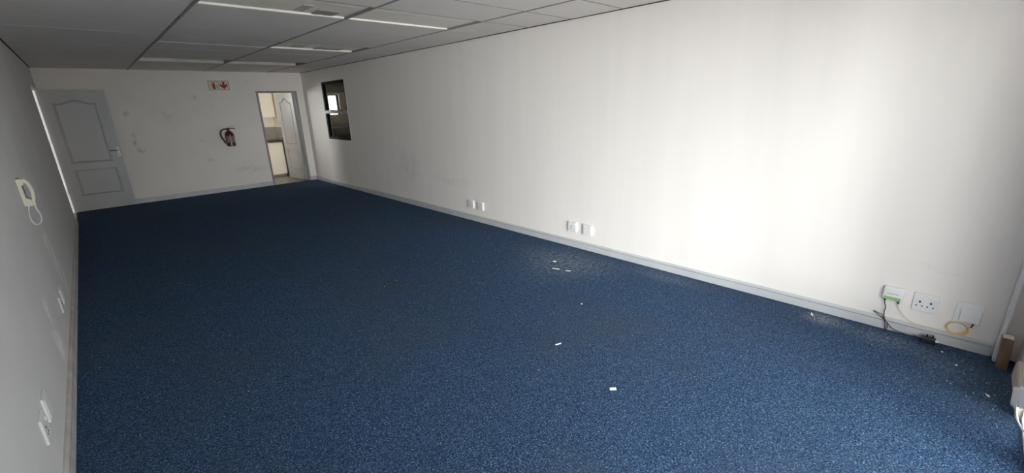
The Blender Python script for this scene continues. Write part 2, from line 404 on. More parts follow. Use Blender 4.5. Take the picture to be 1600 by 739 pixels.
# ------------------------------------------------------------------ ceiling: void, grid bars, tiles, light fittings
ceiling = struct(MB().box(XL-T, XR+T, YN-.12, YF+T, H+.10, H+.14).build('ceiling', M['ceil_void']))
xs = [XL+.002, .80, 1.955, 3.10, XR-.002]
pitch = .5925
ys = [YN]+[4.2+pitch*k for k in range(-7, 11)]+[YF-.002]
ys = [y for i, y in enumerate(ys) if i == 0 or y-ys[i-1] > .1]
lit_rows = {}
for r in range(len(ys)-1):
    for k in (-1, 3, 7):
        if abs(ys[r+1]-(4.2+pitch*k)) < .01 if False else abs(ys[r+1]-(4.2+pitch*(k+1))) < .01: lit_rows[r] = k
tile_no = 0
for c in range(4):
    for r in range(len(ys)-1):
        x0, x1, y0, y1 = xs[c], xs[c+1], ys[r], ys[r+1]
        if r in lit_rows and c in (1, 2): continue
        gx = .011; gy = .0045
        cx, cy_ = (x0+x1)/2, (y0+y1)/2
        o = MB().box(x0-cx+gx, x1-cx-gx, y0-cy_+gy, y1-cy_-gy, 0, .012, .002, 1).build('ceiling_tile', M['ceil'], ceiling)
        o.location = (cx, cy_, H+random.uniform(0, .003)); o.rotation_euler = (random.uniform(-.0035, .0035), random.uniform(-.001, .001), 0)
for x, w_ in ((xs[1], .011), (xs[2], .010), (xs[3], .007)):
    MB().box(x-w_, x+w_, YN, YF, H-.003, H+.03, .001, 1).build('ceiling_bar', M['bar'], ceiling)
for y in ys[1:-1]:
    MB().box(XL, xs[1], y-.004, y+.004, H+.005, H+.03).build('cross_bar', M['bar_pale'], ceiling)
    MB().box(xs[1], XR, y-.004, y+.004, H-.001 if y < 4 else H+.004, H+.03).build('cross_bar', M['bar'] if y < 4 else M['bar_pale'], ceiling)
for a_, b_ in ((XL, XL+.010), (XR-.007, XR)):  # dark strips standing in for the shaded gap along the walls
    MB().box(a_, b_, YN, YF, H-.004, H+.02).build('edge_gap_shade', M['edge_dark'], ceiling)
def fitting(x0, x1, y0, y1, label, depth=.032, gear=None, rim='tray_white', group='unlit recessed ceiling lights'):
    cx, cy_ = (x0+x1)/2, (y0+y1)/2; hx, hy = (x1-x0)/2-.012, (y1-y0)/2-.008
    root = empty('recessed_ceiling_light', (cx, cy_, H)); tag(root, label, 'ceiling light', group)
    mb = MB()   # rim: four upstands
    mb.box(-hx, hx, hy-.006, hy, 0, depth)
    MB().box(-hx, hx, -hy, -hy+.006, 0, depth).box(-hx, -hx+.006, -hy+.006, hy-.006, 0, depth).box(hx-.006, hx, -hy+.006, hy-.006, 0, depth).build('side_rim', M['bar'], root)
    mb.build('rim', M[rim], root)
    mb = MB()   # tray with two sloped reflector ribs
    mb.box(-hx, hx, -hy, hy, depth, depth+.01).build('tray', M['ceil'] if rim == 'rim_dull' else M['tray'], root)
    for yy in (-hy*.5, ):
        MB().prism([(yy-.05, depth), (yy+.05, depth), (yy+.012, depth-.004), (yy-.012, depth-.004)], 'x', -hx+.02, hx-.02).build('reflector_rib', M['ceil'] if rim == 'rim_dull' else M['tray'], root)
    if gear:
        g0, g1 = gear[0]-cx, gear[1]-cx; gw = g1-g0
        MB().box(g0, g1, hy*.30, hy*.93, depth-.008, depth, .002).build('control_gear', M['gear'], root)
        MB().box(g0+gw*.12, g0+gw*.52, hy*.90, hy*.955, depth-.012, depth-.004, .002).box(g0+gw*.62, g0+gw*.72, hy*.90, hy*.955, depth-.011, depth-.005, .002).build('lamp_holder', M['holder'], root)
        MB().box(g0-gw*.9, g0-gw*.45, -hy*.1, hy*.8, depth-.004, depth, .002).build('cover_plate', M['cover'], root)
    return root
names = {(1, -1): 'bare recessed ceiling light nearest the viewer, in the left run', (2, -1): 'bare recessed ceiling light nearest the viewer, in the right run by the long white wall',
         (1, 3): 'middle recessed ceiling light of the left run', (2, 3): 'middle recessed ceiling light of the right run, above the way to the internal window',
         (1, 7): 'farthest recessed ceiling light of the left run, above the fire sign', (2, 7): 'farthest recessed ceiling light of the right run, before the kitchen doorway'}
for r, k in lit_rows.items():
    for c in (1, 2):
        fitting(xs[c], xs[c+1], ys[r], ys[r+1], names[(c, k)], *{(1, -1): (.014, (1.64, 1.82)), (2, -1): (.013, None), (1, 3): (.004, None, 'rim_dull'), (2, 3): (.019, (2.52, 2.88)), (1, 7): (.050, None, 'rim_dull'), (2, 7): (.045, None, 'rim_dull')}[(c, k)])

# ------------------------------------------------------------------ doors
def offset_poly(P, d):
    n = len(P); out = []
    for i in range(n):
        a, b, c = Vector(P[i-1]), Vector(P[i]), Vector(P[(i+1) % n])
        e1 = (b-a).normalized(); e2 = (c-b).normalized()
        n1 = Vector((-e1.y, e1.x)); n2 = Vector((-e2.y, e2.x)); m = (n1+n2)
        m = m/ max(m.length_squared/2, .35)
        out.append((b.x+m.x*d, b.y+m.y*d))
    return out
def arch(x0, x1, z0, z1, rise):
    P = [(x0, z0), (x1, z0), (x1, z1)]
    for i in range(1, 24):
        t = i/24; x = x1+(x0-x1)*t
        s_ = min(1, max(0, (abs(t-.5)*2-.0)/.78)); s_ = 1-s_
        P.append((x, z1+rise*(.5-.5*math.cos(PI*s_))))
    P.append((x0, z1)); return P
def leaf_mesh(w_, h_, t_, panels):
    bm = bmesh.new()
    for side in (0, 1):
        yb = 0 if side == 0 else t_; dsg = 1 if side == 0 else -1
        outer = [(0, 0), (w_, 0), (w_, h_), (0, h_)]
        loops = [outer]+[p for p in panels]
        pts = [q for L in loops for q in L]
        vs = [bm.verts.new((q[0], yb, q[1])) for q in pts]
        for tri in tessellate_polygon([[Vector((q[0], q[1], 0)) for q in L] for L in loops]):
            try: bm.faces.new([vs[i] for i in tri])
            except ValueError: pass
        base = len(outer)
        for p in panels:
            ring = vs[base:base+len(p)]; base += len(p)
            for d, dep in ((.003, .016), (.013, .016), (.034, .002)):
                q = offset_poly(p, d); nr = [bm.verts.new((a[0], yb+dsg*dep, a[1])) for a in q]
                for i in range(len(p)):
                    j = (i+1) % len(p); bm.faces.new((ring[i], ring[j], nr[j], nr[i]))
                ring = nr
            bm.faces.new(ring)
        if side == 0: o0 = vs[:4]
        else: o1 = vs[:4]
    for i in range(4):
        j = (i+1) % 4; bm.faces.new((o0[i], o0[j], o1[j], o1[i]))
    bmesh.ops.recalc_face_normals(bm, faces=bm.faces)
    mb = MB(); mb.bm.free(); mb.bm = bm; return mb
def lever_set(parent, x, z, y, side, mat_plate, mat_lever, toward=-1):
    """side -1: on the front face (y), +1: on the back face"""
    a, b = sorted((y, y+side*.008))
    MB().box(x-.02, x+.02, a, b, z-.11, z+.05, .003).build('lock_plate', mat_plate, parent)
    m = MB(); m.tube([(x, y+side*.006, z), (x, y+side*.045, z), (x+toward*.02, y+side*.052, z), (x+toward*.115, y+side*.05, z)], .008)
    m.build('lever', mat_lever, parent, True)
    m = MB(); c, d = sorted((y+side*.008, y+side*.010)); m.box(x-.004, x+.004, c, d, z-.085, z-.06); m.build('keyhole', M['black'], parent)

# door 1: grey door in the left wall's far end, opened flat against the far wall
d1 = struct(empty('door_1', (-.43, 10.612, 0)))
W1, H1 = .83, 2.012
lf = leaf_mesh(W1, H1, .04, [arch(.150, .685, .815, 1.815, .055), arch(.155, .715, .255, .715, .0001)]).build('door_leaf', M['door_grey'], d1)
lf.location = (0, 0, .012)
lever_set(lf, .792, 1.0, 0, -1, M['white_plastic'], M['dark_metal'])
lever_set(lf, .792, 1.0, .04, 1, M['white_plastic'], M['dark_metal'])
fr = MB()
ox, oy = .43, -10.612
fr.box(XL-T-.012+ox, XL+.012+ox, 10.662+oy, 10.692+oy, 0, 2.06).box(XL-T-.012+ox, XL+ox, 9.470+oy, 9.498+oy, 0, 2.06).box(XL-T-.012+ox, XL+.012+ox, 9.498+oy, 10.662+oy, 2.03, 2.06)
fr.build('door_frame', M['frame_pale'], d1)
for z in (.32, 1.18, 1.78):
    MB().lathe([(.007, z), (.007, z+.10)], (-.004, .012, 0), 10).build('hinge', M['steel'], d1, True)

# door 2: kitchen doorway with pale panel door opened into the kitchen
d2 = struct(empty('door_2', (3.578, 10.80, 0)))
ang = math.atan2(.72, -.12)
W2 = .745
lf2 = leaf_mesh(W2, 1.955, .038, [arch(.12, W2-.12, .80, 1.76, .095), arch(.12, W2-.12, .22, .69, .0001)]).build('door_leaf', M['door_pale'], d2)
lf2.location = (0, .03, .012); lf2.rotation_euler = (0, 0, ang)
lever_set(lf2, W2-.05, 1.0, .038, 1, M['steel'], M['steel'])
lever_set(lf2, W2-.05, 1.0, 0, -1, M['steel'], M['steel'])
fr = MB(); ox, oy = -3.578, -10.80
a0, a1 = YF-.012+oy, YF+T+.012+oy
fr.box(2.795+ox, 2.832+ox, a0, a1, 0, 2.008, .004).box(3.582+ox, 3.62+ox, a0, a1, 0, 2.008, .004).box(2.832+ox, 3.582+ox, a0, a1, 1.970, 2.008, .004)
fr.box(2.832+ox, 2.847+ox, a0+.05, a0+.085, 0, 1.97).box(3.568+ox, 3.582+ox, a0+.01, a0+.045, 0, 1.97)
fr.build('door_frame', M['frame_grey'], d2)
for z in (.25, 1.65):
    MB().lathe([(.006, z), (.006, z+.10)], (.004, .022, 0), 10).build('hinge', M['steel'], d2, True)

# ------------------------------------------------------------------ internal window in the right wall
w1 = struct(empty('window_1', (XR+.02, 9.075, 0)))
wy0, wy1, wz0, wz1 = 8.515-9.075, 9.635-9.075, .985, 2.13
f = MB(); fw_ = .05
f.box(-.012, .05, wy0, wy0+fw_, wz0, wz1).box(-.012, .05, wy1-fw_, wy1, wz0, wz1).box(-.012, .05, wy0+fw_, wy1-fw_, wz0, wz0+fw_).box(-.012, .05, wy0+fw_, wy1-fw_, wz1-fw_, wz1)
f.build('window_frame', M['bronze'], w1)
MB().box(-.03, .045, wy0+.012, wy1-.012, 1.505, 1.57, .004).build('transom', M['alu'], w1)
for (yy, ) in ((.18,), (-.28,)):
    hd = MB().box(-.055, -.03, yy-.05, yy+.05, 1.552, 1.574, .004).box(-.048, -.03, yy-.10, yy+.02, 1.566, 1.580, .003); hd.build('window_catch', M['black'], w1)
MB().box(.018, .022, wy0+fw_, wy1-fw_, wz0+fw_, 1.505).build('pane', M['glass_dim'], w1)
MB().box(.018, .022, wy0+fw_, wy1-fw_, 1.57, wz1-fw_).build('pane', M['glass_dim'], w1)
# thin white reveal bead around it
b_ = MB(); e = .006
b_.box(XR-.004, XR+.008, 8.515-e, 8.515, .985-e, 2.13+e).box(XR-.004, XR+.008, 9.635, 9.635+e, .985-e, 2.13+e).box(XR-.004, XR+.008, 8.515, 9.635, .985-e, .985).box(XR-.004, XR+.008, 8.515, 9.635, 2.13, 2.13+e)
struct(b_.build('trim_2', M['white_plastic']))

# ------------------------------------------------------------------ near window (behind the camera): aluminium sliding doors
w2 = struct(empty('window_2', (1.425, YN-.085, 0)))
f = MB(); X0, X1 = .40-1.425, 3.05-1.425
f.box(X0-.02, X0+.03, -.02, .02, .0, 2.14).box(X1-.03, X1+.02, -.02, .02, .0, 2.14).box(X0+.03, X1-.03, -.02, .02, .0, .05).box(X0+.03, X1-.03, -.02, .02, 2.08, 2.14)
f.build('window_frame', M['alu'], w2)
for xm in (2.69-1.425, 1.55-1.425):
    MB().box(xm-.05, xm+.05, -.02, .02, .05, 2.08).build('mullion', M['alu'], w2)
edges = [X0+.03, 1.50-1.425, 1.60-1.425, 2.64-1.425, 2.74-1.425, X1-.03]
for i in (0, 2, 4):
    MB().box(edges[i], edges[i+1], -.003, .003, .05, 2.08).build('pane', M['glass'], w2)

# ------------------------------------------------------------------ kitchen beyond the far wall
KX0, KX1, KY1 = .6, 3.58, 12.62
struct(MB().box(KX0, XR, YF, KY1, -.06, -.004).build('floor_kitchen', M['tilefloor']))
# floor strip inside the doorway: tiles meeting the carpet
k = 0
slab_with_holes('y', KY1, KY1+.12, KX0-.1, KX1, 0, H+.14, [(1.00, 2.00, 1.05, 2.12)], 'wall_kitchen_back', M['cream_wall'])
struct(MB().box(KX1, XR-.001, YF+T+.001, KY1+.12, 0, H+.14).build('wall_kitchen_right', M['cream_wall']))
struct(MB().box(KX0-.1, KX0, YF+T, KY1, 0, H+.14).build('wall_kitchen_left', M['cream_wall']))
struct(MB().box(KX0-.1, KX1, YF+T, KY1+.12, H, H+.05).build('ceiling_kitchen', M['wall']))
w4 = struct(empty('window_4', (1.50, KY1+.06, 0)))
f = MB(); f.box(-.5, -.45, -.03, .03, 1.05, 2.12).box(.45, .5, -.03, .03, 1.05, 2.12).box(-.45, .45, -.03, .03, 1.05, 1.10).box(-.45, .45, -.03, .03, 2.07, 2.12)
f.build('window_frame', M['alu'], w4); MB().box(-.45, .45, -.003, .003, 1.10, 2.07).build('pane', M['glass'], w4)
# tiled splashback, back wall and right wall
sp = struct(MB().box(KX0, KX1, KY1-.012, KY1, .884, 1.20).box(KX1-.012, KX1, 11.98, KY1-.012, .884, 1.20).build('trim_3', M['splash']))
struct(MB().box(KX0, KX1, KY1-.02, KY1, 1.20, 1.235).box(KX1-.02, KX1, 11.98, KY1-.02, 1.20, 1.235).build('trim_4', M['cream_wall']))

def cupboard(name, x0, x1, y0, y1, z0, z1, label, cat, group, handle_x, handle_z, plinth=False, doors=1):
    root = empty(name, ((x0+x1)/2, y1, z0)); tag(root, label, cat, group); ox, oy, oz = -(x0+x1)/2, -y1, -z0
    MB().box(x0+ox, x1+ox, y0+.02+oy, y1+oy, z0+oz+(.06 if plinth else 0), z1+oz).build('carcass', M['cupboard'], root)
    if plinth: MB().box(x0+ox, x1+ox, y0+.07+oy, y1+oy, 0, .06).build('plinth', M['splash'], root)
    d = MB().box(x0+.003+ox, x1-.003+ox, y0+oy, y0+.018+oy, z0+oz+(.065 if plinth else .003), z1-.004+oz, .002).build('cupboard_door', M['cupboard'], root)
    m = MB(); hx = handle_x+ox; hz = handle_z+oz; hy = y0+oy
    m.tube([(hx, hy, hz-.055), (hx, hy-.028, hz-.055), (hx, hy-.03, hz), (hx, hy-.028, hz+.055), (hx, hy, hz+.055)], .005, 6); m.build('handle', M['steel'], d, True)
    return root
cupboard('base_cupboard', 3.14, 3.51, 11.98, 12.60, 0, .845, 'cream base cupboard under the worktop, right one in the kitchen doorway', 'cupboard', 'cream kitchen cupboards', 3.20, .735, True)
cupboard('base_cupboard', 2.66, 3.134, 11.98, 12.60, 0, .845, 'cream base cupboard mostly hidden by the left side of the kitchen door frame', 'cupboard', 'cream kitchen cupboards', 2.72, .735, True)
cupboard('wall_cupboard', 3.17, 3.555, 12.28, 12.618, 1.445, 2.30, 'cream wall cupboard with steel handle hung above the worktop', 'cupboard', 'cream kitchen cupboards', 3.225, 1.53)
cupboard('wall_cupboard', 2.66, 3.164, 12.28, 12.618, 1.445, 2.30, 'cream wall cupboard farther left, mostly hidden by the kitchen door frame', 'cupboard', 'cream kitchen cupboards', 2.72, 1.53)
tag(MB().box(1.9, 3.565, 11.955, 12.605, .847, .882, .003).build('worktop', M['worktop']), 'dark worktop along the kitchen wall over cream base cupboards', 'worktop')

# ------------------------------------------------------------------ room seen through the internal window
AX0, AX1, AY0, AY1 = XR+T, 6.6, 7.2, 12.40
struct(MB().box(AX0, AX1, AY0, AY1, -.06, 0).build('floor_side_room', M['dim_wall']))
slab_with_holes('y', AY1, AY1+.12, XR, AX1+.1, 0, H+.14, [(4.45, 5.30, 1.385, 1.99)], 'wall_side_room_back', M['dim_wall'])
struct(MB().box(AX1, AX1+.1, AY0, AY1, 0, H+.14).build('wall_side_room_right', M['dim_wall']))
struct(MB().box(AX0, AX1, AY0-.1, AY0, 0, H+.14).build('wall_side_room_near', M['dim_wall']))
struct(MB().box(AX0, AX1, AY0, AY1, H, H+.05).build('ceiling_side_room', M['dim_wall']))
w3 = struct(empty('window_3', (4.875, AY1+.07, 0)))
f = MB(); f.box(-.425, -.385, -.02, .02, 1.385, 1.99).box(.355, .425, -.02, .02, 1.385, 1.99).box(-.385, .355, -.02, .02, 1.385, 1.44).box(-.385, .355, -.02, .02, 1.94, 1.99)
f.build('window_frame', M['bronze'], w3); MB().box(-.385, .355, -.003, .003, 1.44, 1.94).build('pane', M['glass'], w3)
r_ = MB(); r_.box(5.284, 5.30, AY1-.004, AY1+.05, 1.385, 1.99).box(4.45, 5.284, AY1-.004, AY1+.05, 1.385, 1.40).box(4.45, 5.284, AY1-.004, AY1+.05, 1.975, 1.99)
struct(r_.build('trim_5', M['white_plastic']))
sdb = empty('storage_cabinet', (5.3, 12.1, 0)); tag(sdb, 'low dark cabinet in the dim room behind the internal window', 'cabinet')
MB().box(-1.2, 1.2, -.28, .28, .08, 1.12, .004).build('carcass', M['dark_metal'], sdb); MB().box(-1.15, 1.15, -.24, .24, 0, .08).build('plinth', M['black'], sdb)
for i in range(4): MB().box(-1.19+i*.6, -.61+i*.6, -.296, -.282, .09, 1.10, .002).build('cabinet_door', M['dark_metal'], sdb)

# ------------------------------------------------------------------ passage beyond the left doorway
struct(MB().box(-2.0, XL-T, 6.0, 12.0, -.06, 0).box(XL-T, XL, 9.47, 10.69, -.06, 0).build('floor_passage', M['tilefloor']))
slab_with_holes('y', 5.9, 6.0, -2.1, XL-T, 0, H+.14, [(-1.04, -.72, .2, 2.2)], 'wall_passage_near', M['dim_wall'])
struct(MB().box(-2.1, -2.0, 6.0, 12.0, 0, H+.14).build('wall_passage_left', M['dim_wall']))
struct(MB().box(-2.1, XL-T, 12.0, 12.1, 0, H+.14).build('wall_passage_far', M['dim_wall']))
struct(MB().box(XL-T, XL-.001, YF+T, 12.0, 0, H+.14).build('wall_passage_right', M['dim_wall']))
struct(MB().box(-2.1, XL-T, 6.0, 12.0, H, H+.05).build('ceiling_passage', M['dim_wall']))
struct(MB().box(-30, 30, -30, YN-.12, -.16, -.06).box(-30, 30, 12.75, 30, -.16, -.06).box(-30, -2.2, YN-.12, 12.6, -.16, -.06).build('ground', M['paving']))

# ------------------------------------------------------------------ fire sign and extinguisher on the far wall
sg = tag(MB().box(1.97, 2.332, YF-.006, YF, 2.025, 2.204, .001).build('fire_sign', M['sign_cream']), 'fire extinguisher sign with red arrow, high on the far wall', 'sign')
yS = YF-.0062
def flat(name, polys, mat, parent, y=yS, d=.0012):
    mb = MB()
    for p in polys: mb.prism(p, 'y', y-d, y)
    return mb.build(name, mat, parent)
bw = .012
flat('border', [[(1.97, 2.025), (2.332, 2.025), (2.332, 2.025+bw), (1.97, 2.025+bw)], [(1.97, 2.204-bw), (2.332, 2.204-bw), (2.332, 2.204), (1.97, 2.204)],
                [(1.97, 2.037), (1.982, 2.037), (1.982, 2.192), (1.97, 2.192)], [(2.32, 2.037), (2.332, 2.037), (2.332, 2.192), (2.32, 2.192)], [(2.146, 2.037), (2.154, 2.037), (2.154, 2.192), (2.146, 2.192)]], M['sign_border'], sg)
flat('extinguisher_symbol', [[(2.045, 2.048), (2.088, 2.048), (2.088, 2.135), (2.080, 2.150), (2.072, 2.155), (2.072, 2.166), (2.098, 2.176), (2.094, 2.184), (2.060, 2.176), (2.060, 2.155), (2.052, 2.150), (2.045, 2.135)],
                             [(2.030, 2.075), (2.037, 2.075), (2.037, 2.150), (2.058, 2.166), (2.054, 2.173), (2.030, 2.156)]], M['red_print'], sg)
flat('flame_symbol', [[(2.112, 2.06), (2.120, 2.055), (2.128, 2.06), (2.131, 2.09), (2.126, 2.13), (2.121, 2.105), (2.116, 2.15), (2.110, 2.10)]], M['sign_border'], sg)
flat('arrow_symbol', [[(2.238, 2.048), (2.304, 2.108), (2.300, 2.150), (2.258, 2.118), (2.258, 2.186), (2.218, 2.186), (2.218, 2.118), (2.176, 2.150), (2.172, 2.108)]], M['red_print'], sg)

ex = empty('fire_extinguisher', (2.135, YF-.095, .925)); tag(ex, 'dark red fire extinguisher with black hose hung on the far wall', 'fire extinguisher')
R_ = .078
MB().lathe([(R_*.9, 0), (R_, .008), (R_, .235), (R_*.96, .255), (R_*.80, .278), (R_*.5, .296), (.024, .302)], n=32).build('cylinder', M['red'], ex, True)
bm = bmesh.new()   # printed label: curved patch round the front
n = 20
prev = None
for i in range(n+1):
    a = -PI/2-1.2+2.4*i/n
    p = [bm.verts.new(((R_+.0012)*math.cos(a), (R_+.0012)*math.sin(a), z)) for z in (.075, .205)]
    if prev: bm.faces.new((prev[0], p[0], p[1], prev[1]))
    prev = p
mb = MB(); mb.bm.free(); mb.bm = bm; mb.build('label', M['label_print'], ex, True)
MB().lathe([(.024, .302), (.024, .325), (.016, .33), (.016, .365)], n=16).build('valve', M['dark_metal'], ex, True)
MB().tube([(-.01, 0, .372), (.05, 0, .388), (.13, 0, .398)], .007, 8).build('squeeze_lever', M['steel'], ex, True)
MB().tube([(0, 0, .345), (.05, 0, .356), (.125, 0, .348)], .008, 8).build('carry_handle', M['dark_metal'], ex, True)
MB().tube([(-.012, 0, .34), (-.07, -.01, .345), (-.125, -.01, .32), (-.152, -.01, .26), (-.145, -.01, .19), (-.115, -.01, .12), (-.088, -.01, .07)], .0125, 10).build('hose', M['black_rubber'], ex, True)
MB().tube([(-.088, -.01, .07), (-.079, -.01, .035)], [.015, .012], 10, smooth=False).build('nozzle', M['steel'], ex, True)
MB().box(-.03, .03, R_-.01, .095, .20, .30, .003).build('wall_bracket', M['dark_metal'], ex)

# ------------------------------------------------------------------ wall plates
def socket_plate(name, loc, rz, wy, hz, d, label, cat, group, outlets, mat=None, rot=0, lid=False):
    """local frame: plate in the local x/z plane, front faces -y"""
    mat = mat or M['white_plastic']
    root = empty(name, loc, rz); tag(root, label, cat, group)
    MB().box(-wy/2, wy/2, -d, 0, -hz/2, hz/2, .003).build('plate', mat, root)
    for (ox, oz, sc) in outlets:
        for nm, px, pz, r in (('socket_hole', 0, .018, .0062), ('socket_hole', -.0135, -.008, .0042), ('socket_hole', .0135, -.008, .0042)):
            MB().lathe([(r*sc, -.0012), (r*sc, .0008)], (ox+px*sc, -d-.0002, oz+pz*sc), 12, 'y').build(nm, M['black'], root)
    return root
def switch(root, x, z, d, s=.011):
    MB().box(x-s, x+s, -d-.005, -d, z-.008, z+.008, .002).build('rocker_switch', M['white_plastic'], root)
def blank_lid(root, wy, hz, d):
    MB().box(-wy*.40, wy*.40, -d-.003, -d, -hz*.40, hz*.40, .0015).build('blank_cover', M['white_plastic'], root)
RZ = -PI/2  # front -y turned to -x ; local +x -> world -y
def yc(a, b): return (a+b)/2
# right wall: local +x -> world -y
for (a, b, lab, c_, g_, sock) in (
        (2.915, 3.03, 'square white power socket, left one of the pair midway along the right wall', 'socket', None, True),
        (2.705, 2.822, 'blank white wall plate, right one of the pair midway along the right wall', 'wall plate', None, False),
        (4.748, 4.865, 'square white power socket, left one of the farther pair on the right wall', 'socket', None, True),
        (4.537, 4.655, 'blank white wall plate, right one of the farther pair on the right wall', 'wall plate', None, False)):
    rt = socket_plate('power_socket' if sock else 'blank_plate', (XR, yc(a, b), .238), RZ, b-a, .113, .024, lab, c_, 'wall plates along the skirting', [(-.012, -.014, 1.0)] if sock else [])
    if sock: switch(rt, .034, .026, .024)
    else: blank_lid(rt, b-a, .113, .024)
rt = socket_plate('double_power_socket', (XR, .018, .250), RZ, .124, .126, .012, 'large white double power socket between the white router and the fibre box', 'socket', 'wall plates along the skirting', [(-.027, -.016, 1.05), (.027, -.016, 1.05)])
switch(rt, -.037, .022, .012, .012); switch(rt, .037, .022, .012, .012)
LZ = PI/2   # left wall: front faces +x, local +x -> world +y
for (a, b, zc, lab, sock) in ((2.63, 2.745, .352, 'white blank wall plate, farther one of the nearer pair on the left wall', False), (2.445, 2.56, .345, 'white power socket at the lower left edge, nearest plate on the left wall', True),
                        (4.52, 4.63, .308, 'white blank wall plate on the left wall below the wall telephone, farthest along', False), (4.33, 4.44, .304, 'white power socket on the left wall below the wall telephone', True)):
    rt = socket_plate('power_socket' if sock else 'blank_plate', (XL, yc(a, b), zc), LZ, b-a, .118, .011, lab, 'socket' if sock else 'wall plate', 'wall plates along the skirting', [(-.012, -.014, 1.0)] if sock else [])
    if sock: switch(rt, .034, .026, .011)
    else: blank_lid(rt, b-a, .118, .011)

# ------------------------------------------------------------------ router, fibre box, cables, adapter
ro = empty('router', (XR, .185, .27)); tag(ro, 'small white router with green label fixed to the right wall', 'router')
MB().box(-.03, 0, -.058, .052, -.046, .048, .009, 3).build('case', M['white_plastic'], ro, True)
MB().box(-.0312, -.0298, -.045, .042, -.041, -.022, .0004, 1).build('green_label', M['green'], ro)
g = MB()
for i in range(9): g.box(-.0318, -.0310, .034-i*.0085, .034-i*.0085+.005, -.034, -.0295)
g.build('label_print', M['white_plastic'], ro)['kind'] = 'stuff'
g = MB()
for i in range(11): g.box(-.0306, -.0296, .026-i*.0058, .026-i*.0058+.0042, -.0025, .0025)
g.build('printed_name', M['gear'], ro)['kind'] = 'stuff'
MB().box(-.022, -.008, .028, .040, -.058, -.044, .002).build('power_jack', M['black'], ro)
MB().box(-.022, -.008, -.044, -.032, -.066, -.044, .002).build('fibre_jack', M['blue_boot'], ro)

fb = empty('fibre_box', (XR, -.184, .242)); tag(fb, 'white fibre wall box by the corner with yellow loop hanging below', 'wall box')
MB().box(-.010, 0, -.061, .061, -.070, .070, .003).build('back_plate', M['white_plastic'], fb)
MB().box(-.032, -.010, -.058, .036, -.054, .034, .005).build('terminal_cover', M['grey_plastic'], fb)
MB().tube([(-.02, -.032, -.052), (-.022, -.030, -.070), (-.024, -.027, -.082)], .0035, 8).build('cable_boot', M['black'], fb, True)

X = XR-.022
cab = MB()
cab.tube([(XR-.015, .219, .212), (XR-.018, .214, .19), (XR-.02, .205, .16), (XR-.024, .207, .13), (XR-.026, .203, .10), (XR-.03, .198, .075), (XR-.036, .17, .05), (XR-.04, .14, .022), (XR-.042, .08, .012), (XR-.045, .02, .014), (XR-.05, -.012, .022)], .0028, 7)
cab.tube([(XR-.026, .203, .10), (XR-.03, .235, .112), (XR-.028, .262, .118), (XR-.03, .25, .108), (XR-.032, .21, .085), (XR-.034, .19, .066)], .0028, 7)
cab.tube([(XR-.03, .20, .085), (XR-.034, .185, .04), (XR-.036, .183, .012), (XR-.036, .176, .010), (XR-.034, .172, .03), (XR-.032, .178, .06)], .0026, 7)
c1 = cab.build('power_cable', M['black_rubber'], None, True); tag(c1, 'thin black power cable looped below the white router to the plug', 'cable')
MB().tube([(XR-.028, .205, .095), (XR-.034, .185, .058)], .006, 8, smooth=False).build('cable_tie', M['black'], c1, True)

pl = empty('power_adapter', (XR-.062, -.04, 0)); tag(pl, 'black power adapter lying on the carpet against the skirting', 'power adapter')
MB().box(-.02, .018, -.035, .035, .004, .042, .006).build('case', M['black'], pl)
MB().lathe([(.007, 0), (.006, .02)], (-.0, .055, .022), 10, 'y').build('cable_sleeve', M['black_rubber'], pl, True)
for dx, dz in ((-.008, .032), (.008, .032)): MB().lathe([(.003, 0), (.003, .016)], (dx, -.05, dz-.008), 8, 'y').build('pin', M['steel'], pl)
MB().lathe([(.0042, 0), (.0042, .020)], (0, -.02, .041), 8, 'z').build('pin', M['black'], pl)
MB().lathe([(.0042, 0), (.0042, .018)], (0, .008, .041), 8, 'z').build('pin', M['black'], pl)

fc = MB()
fc.tube([(XR-.015, .147, .206), (XR-.015, .142, .18), (XR-.016, .115, .14), (XR-.018, .08, .108), (XR-.021, .04, .092), (XR-.022, -.02, .090), (XR-.021, -.08, .089), (XR-.021, -.14, .090), (XR-.024, -.18, .105)], .0024, 7)
f1 = fc.build('fibre_cable', M['pale_yellow'], None, True); tag(f1, 'pale fibre cable running from the router along the skirting top', 'cable')
lp = MB()
for j in range(3):
    lp.tube([(XR-.020-.004*j, -.155+(.044+.003*j)*math.cos(2*PI*i/14), .132+(.038+.002*j)*math.sin(2*PI*i/14)) for i in range(14)], .0020, 7, closed=True)
lp.tube([(XR-.024, -.208, .160), (XR-.022, -.200, .145), (XR-.024, -.185, .118), (XR-.024, -.165, .096)], .0020, 7)
tag(lp.build('fibre_loop', M['yellow'], None, True), 'small coil of yellow fibre hanging under the wall box', 'cable')

# ------------------------------------------------------------------ intercom telephone on the left wall
ph = empty('wall_telephone', (XL, 4.47, 1.115)); tag(ph, 'cream wall telephone with curved handset on the left wall', 'telephone')
# base: wedge profile (x out from wall, z)
MB().prism([(0, -.092), (.042, -.092), (.040, -.05), (.018, -.035), (.016, .045), (.030, .058), (.030, .088), (.022, .094), (0, .094)], 'y', -.045, .045).build('base', M['cream_plastic'], ph)
hs = []
for i in range(13):
    t = i/12; z = -.088+.178*t; hs.append((.046+.020*math.sin(PI*t)**.8*.9, z))
inner = [(x-.016, z) for x, z in hs]
inner[0] = (.042, -.090); inner[1] = (.040, -.070); inner[-1] = (.026, .090); inner[-2] = (.027, .072)
outer_ = [(x+.0, z) for x, z in hs]; outer_[-1] = (.036, .092); outer_[-2] = (.047, .078); outer_[0] = (.052, -.092)
MB().prism(outer_+inner[::-1], 'y', -.028, .028).build('handset', M['cream_plastic'], ph)
MB().box(.014, .020, -.03, .03, -.032, .042).build('cradle_recess', M['dark_gap'], ph)
MB().box(-.0, .012, -.012, .012, .094, .100).build('top_clip', M['dark_gap'], ph)
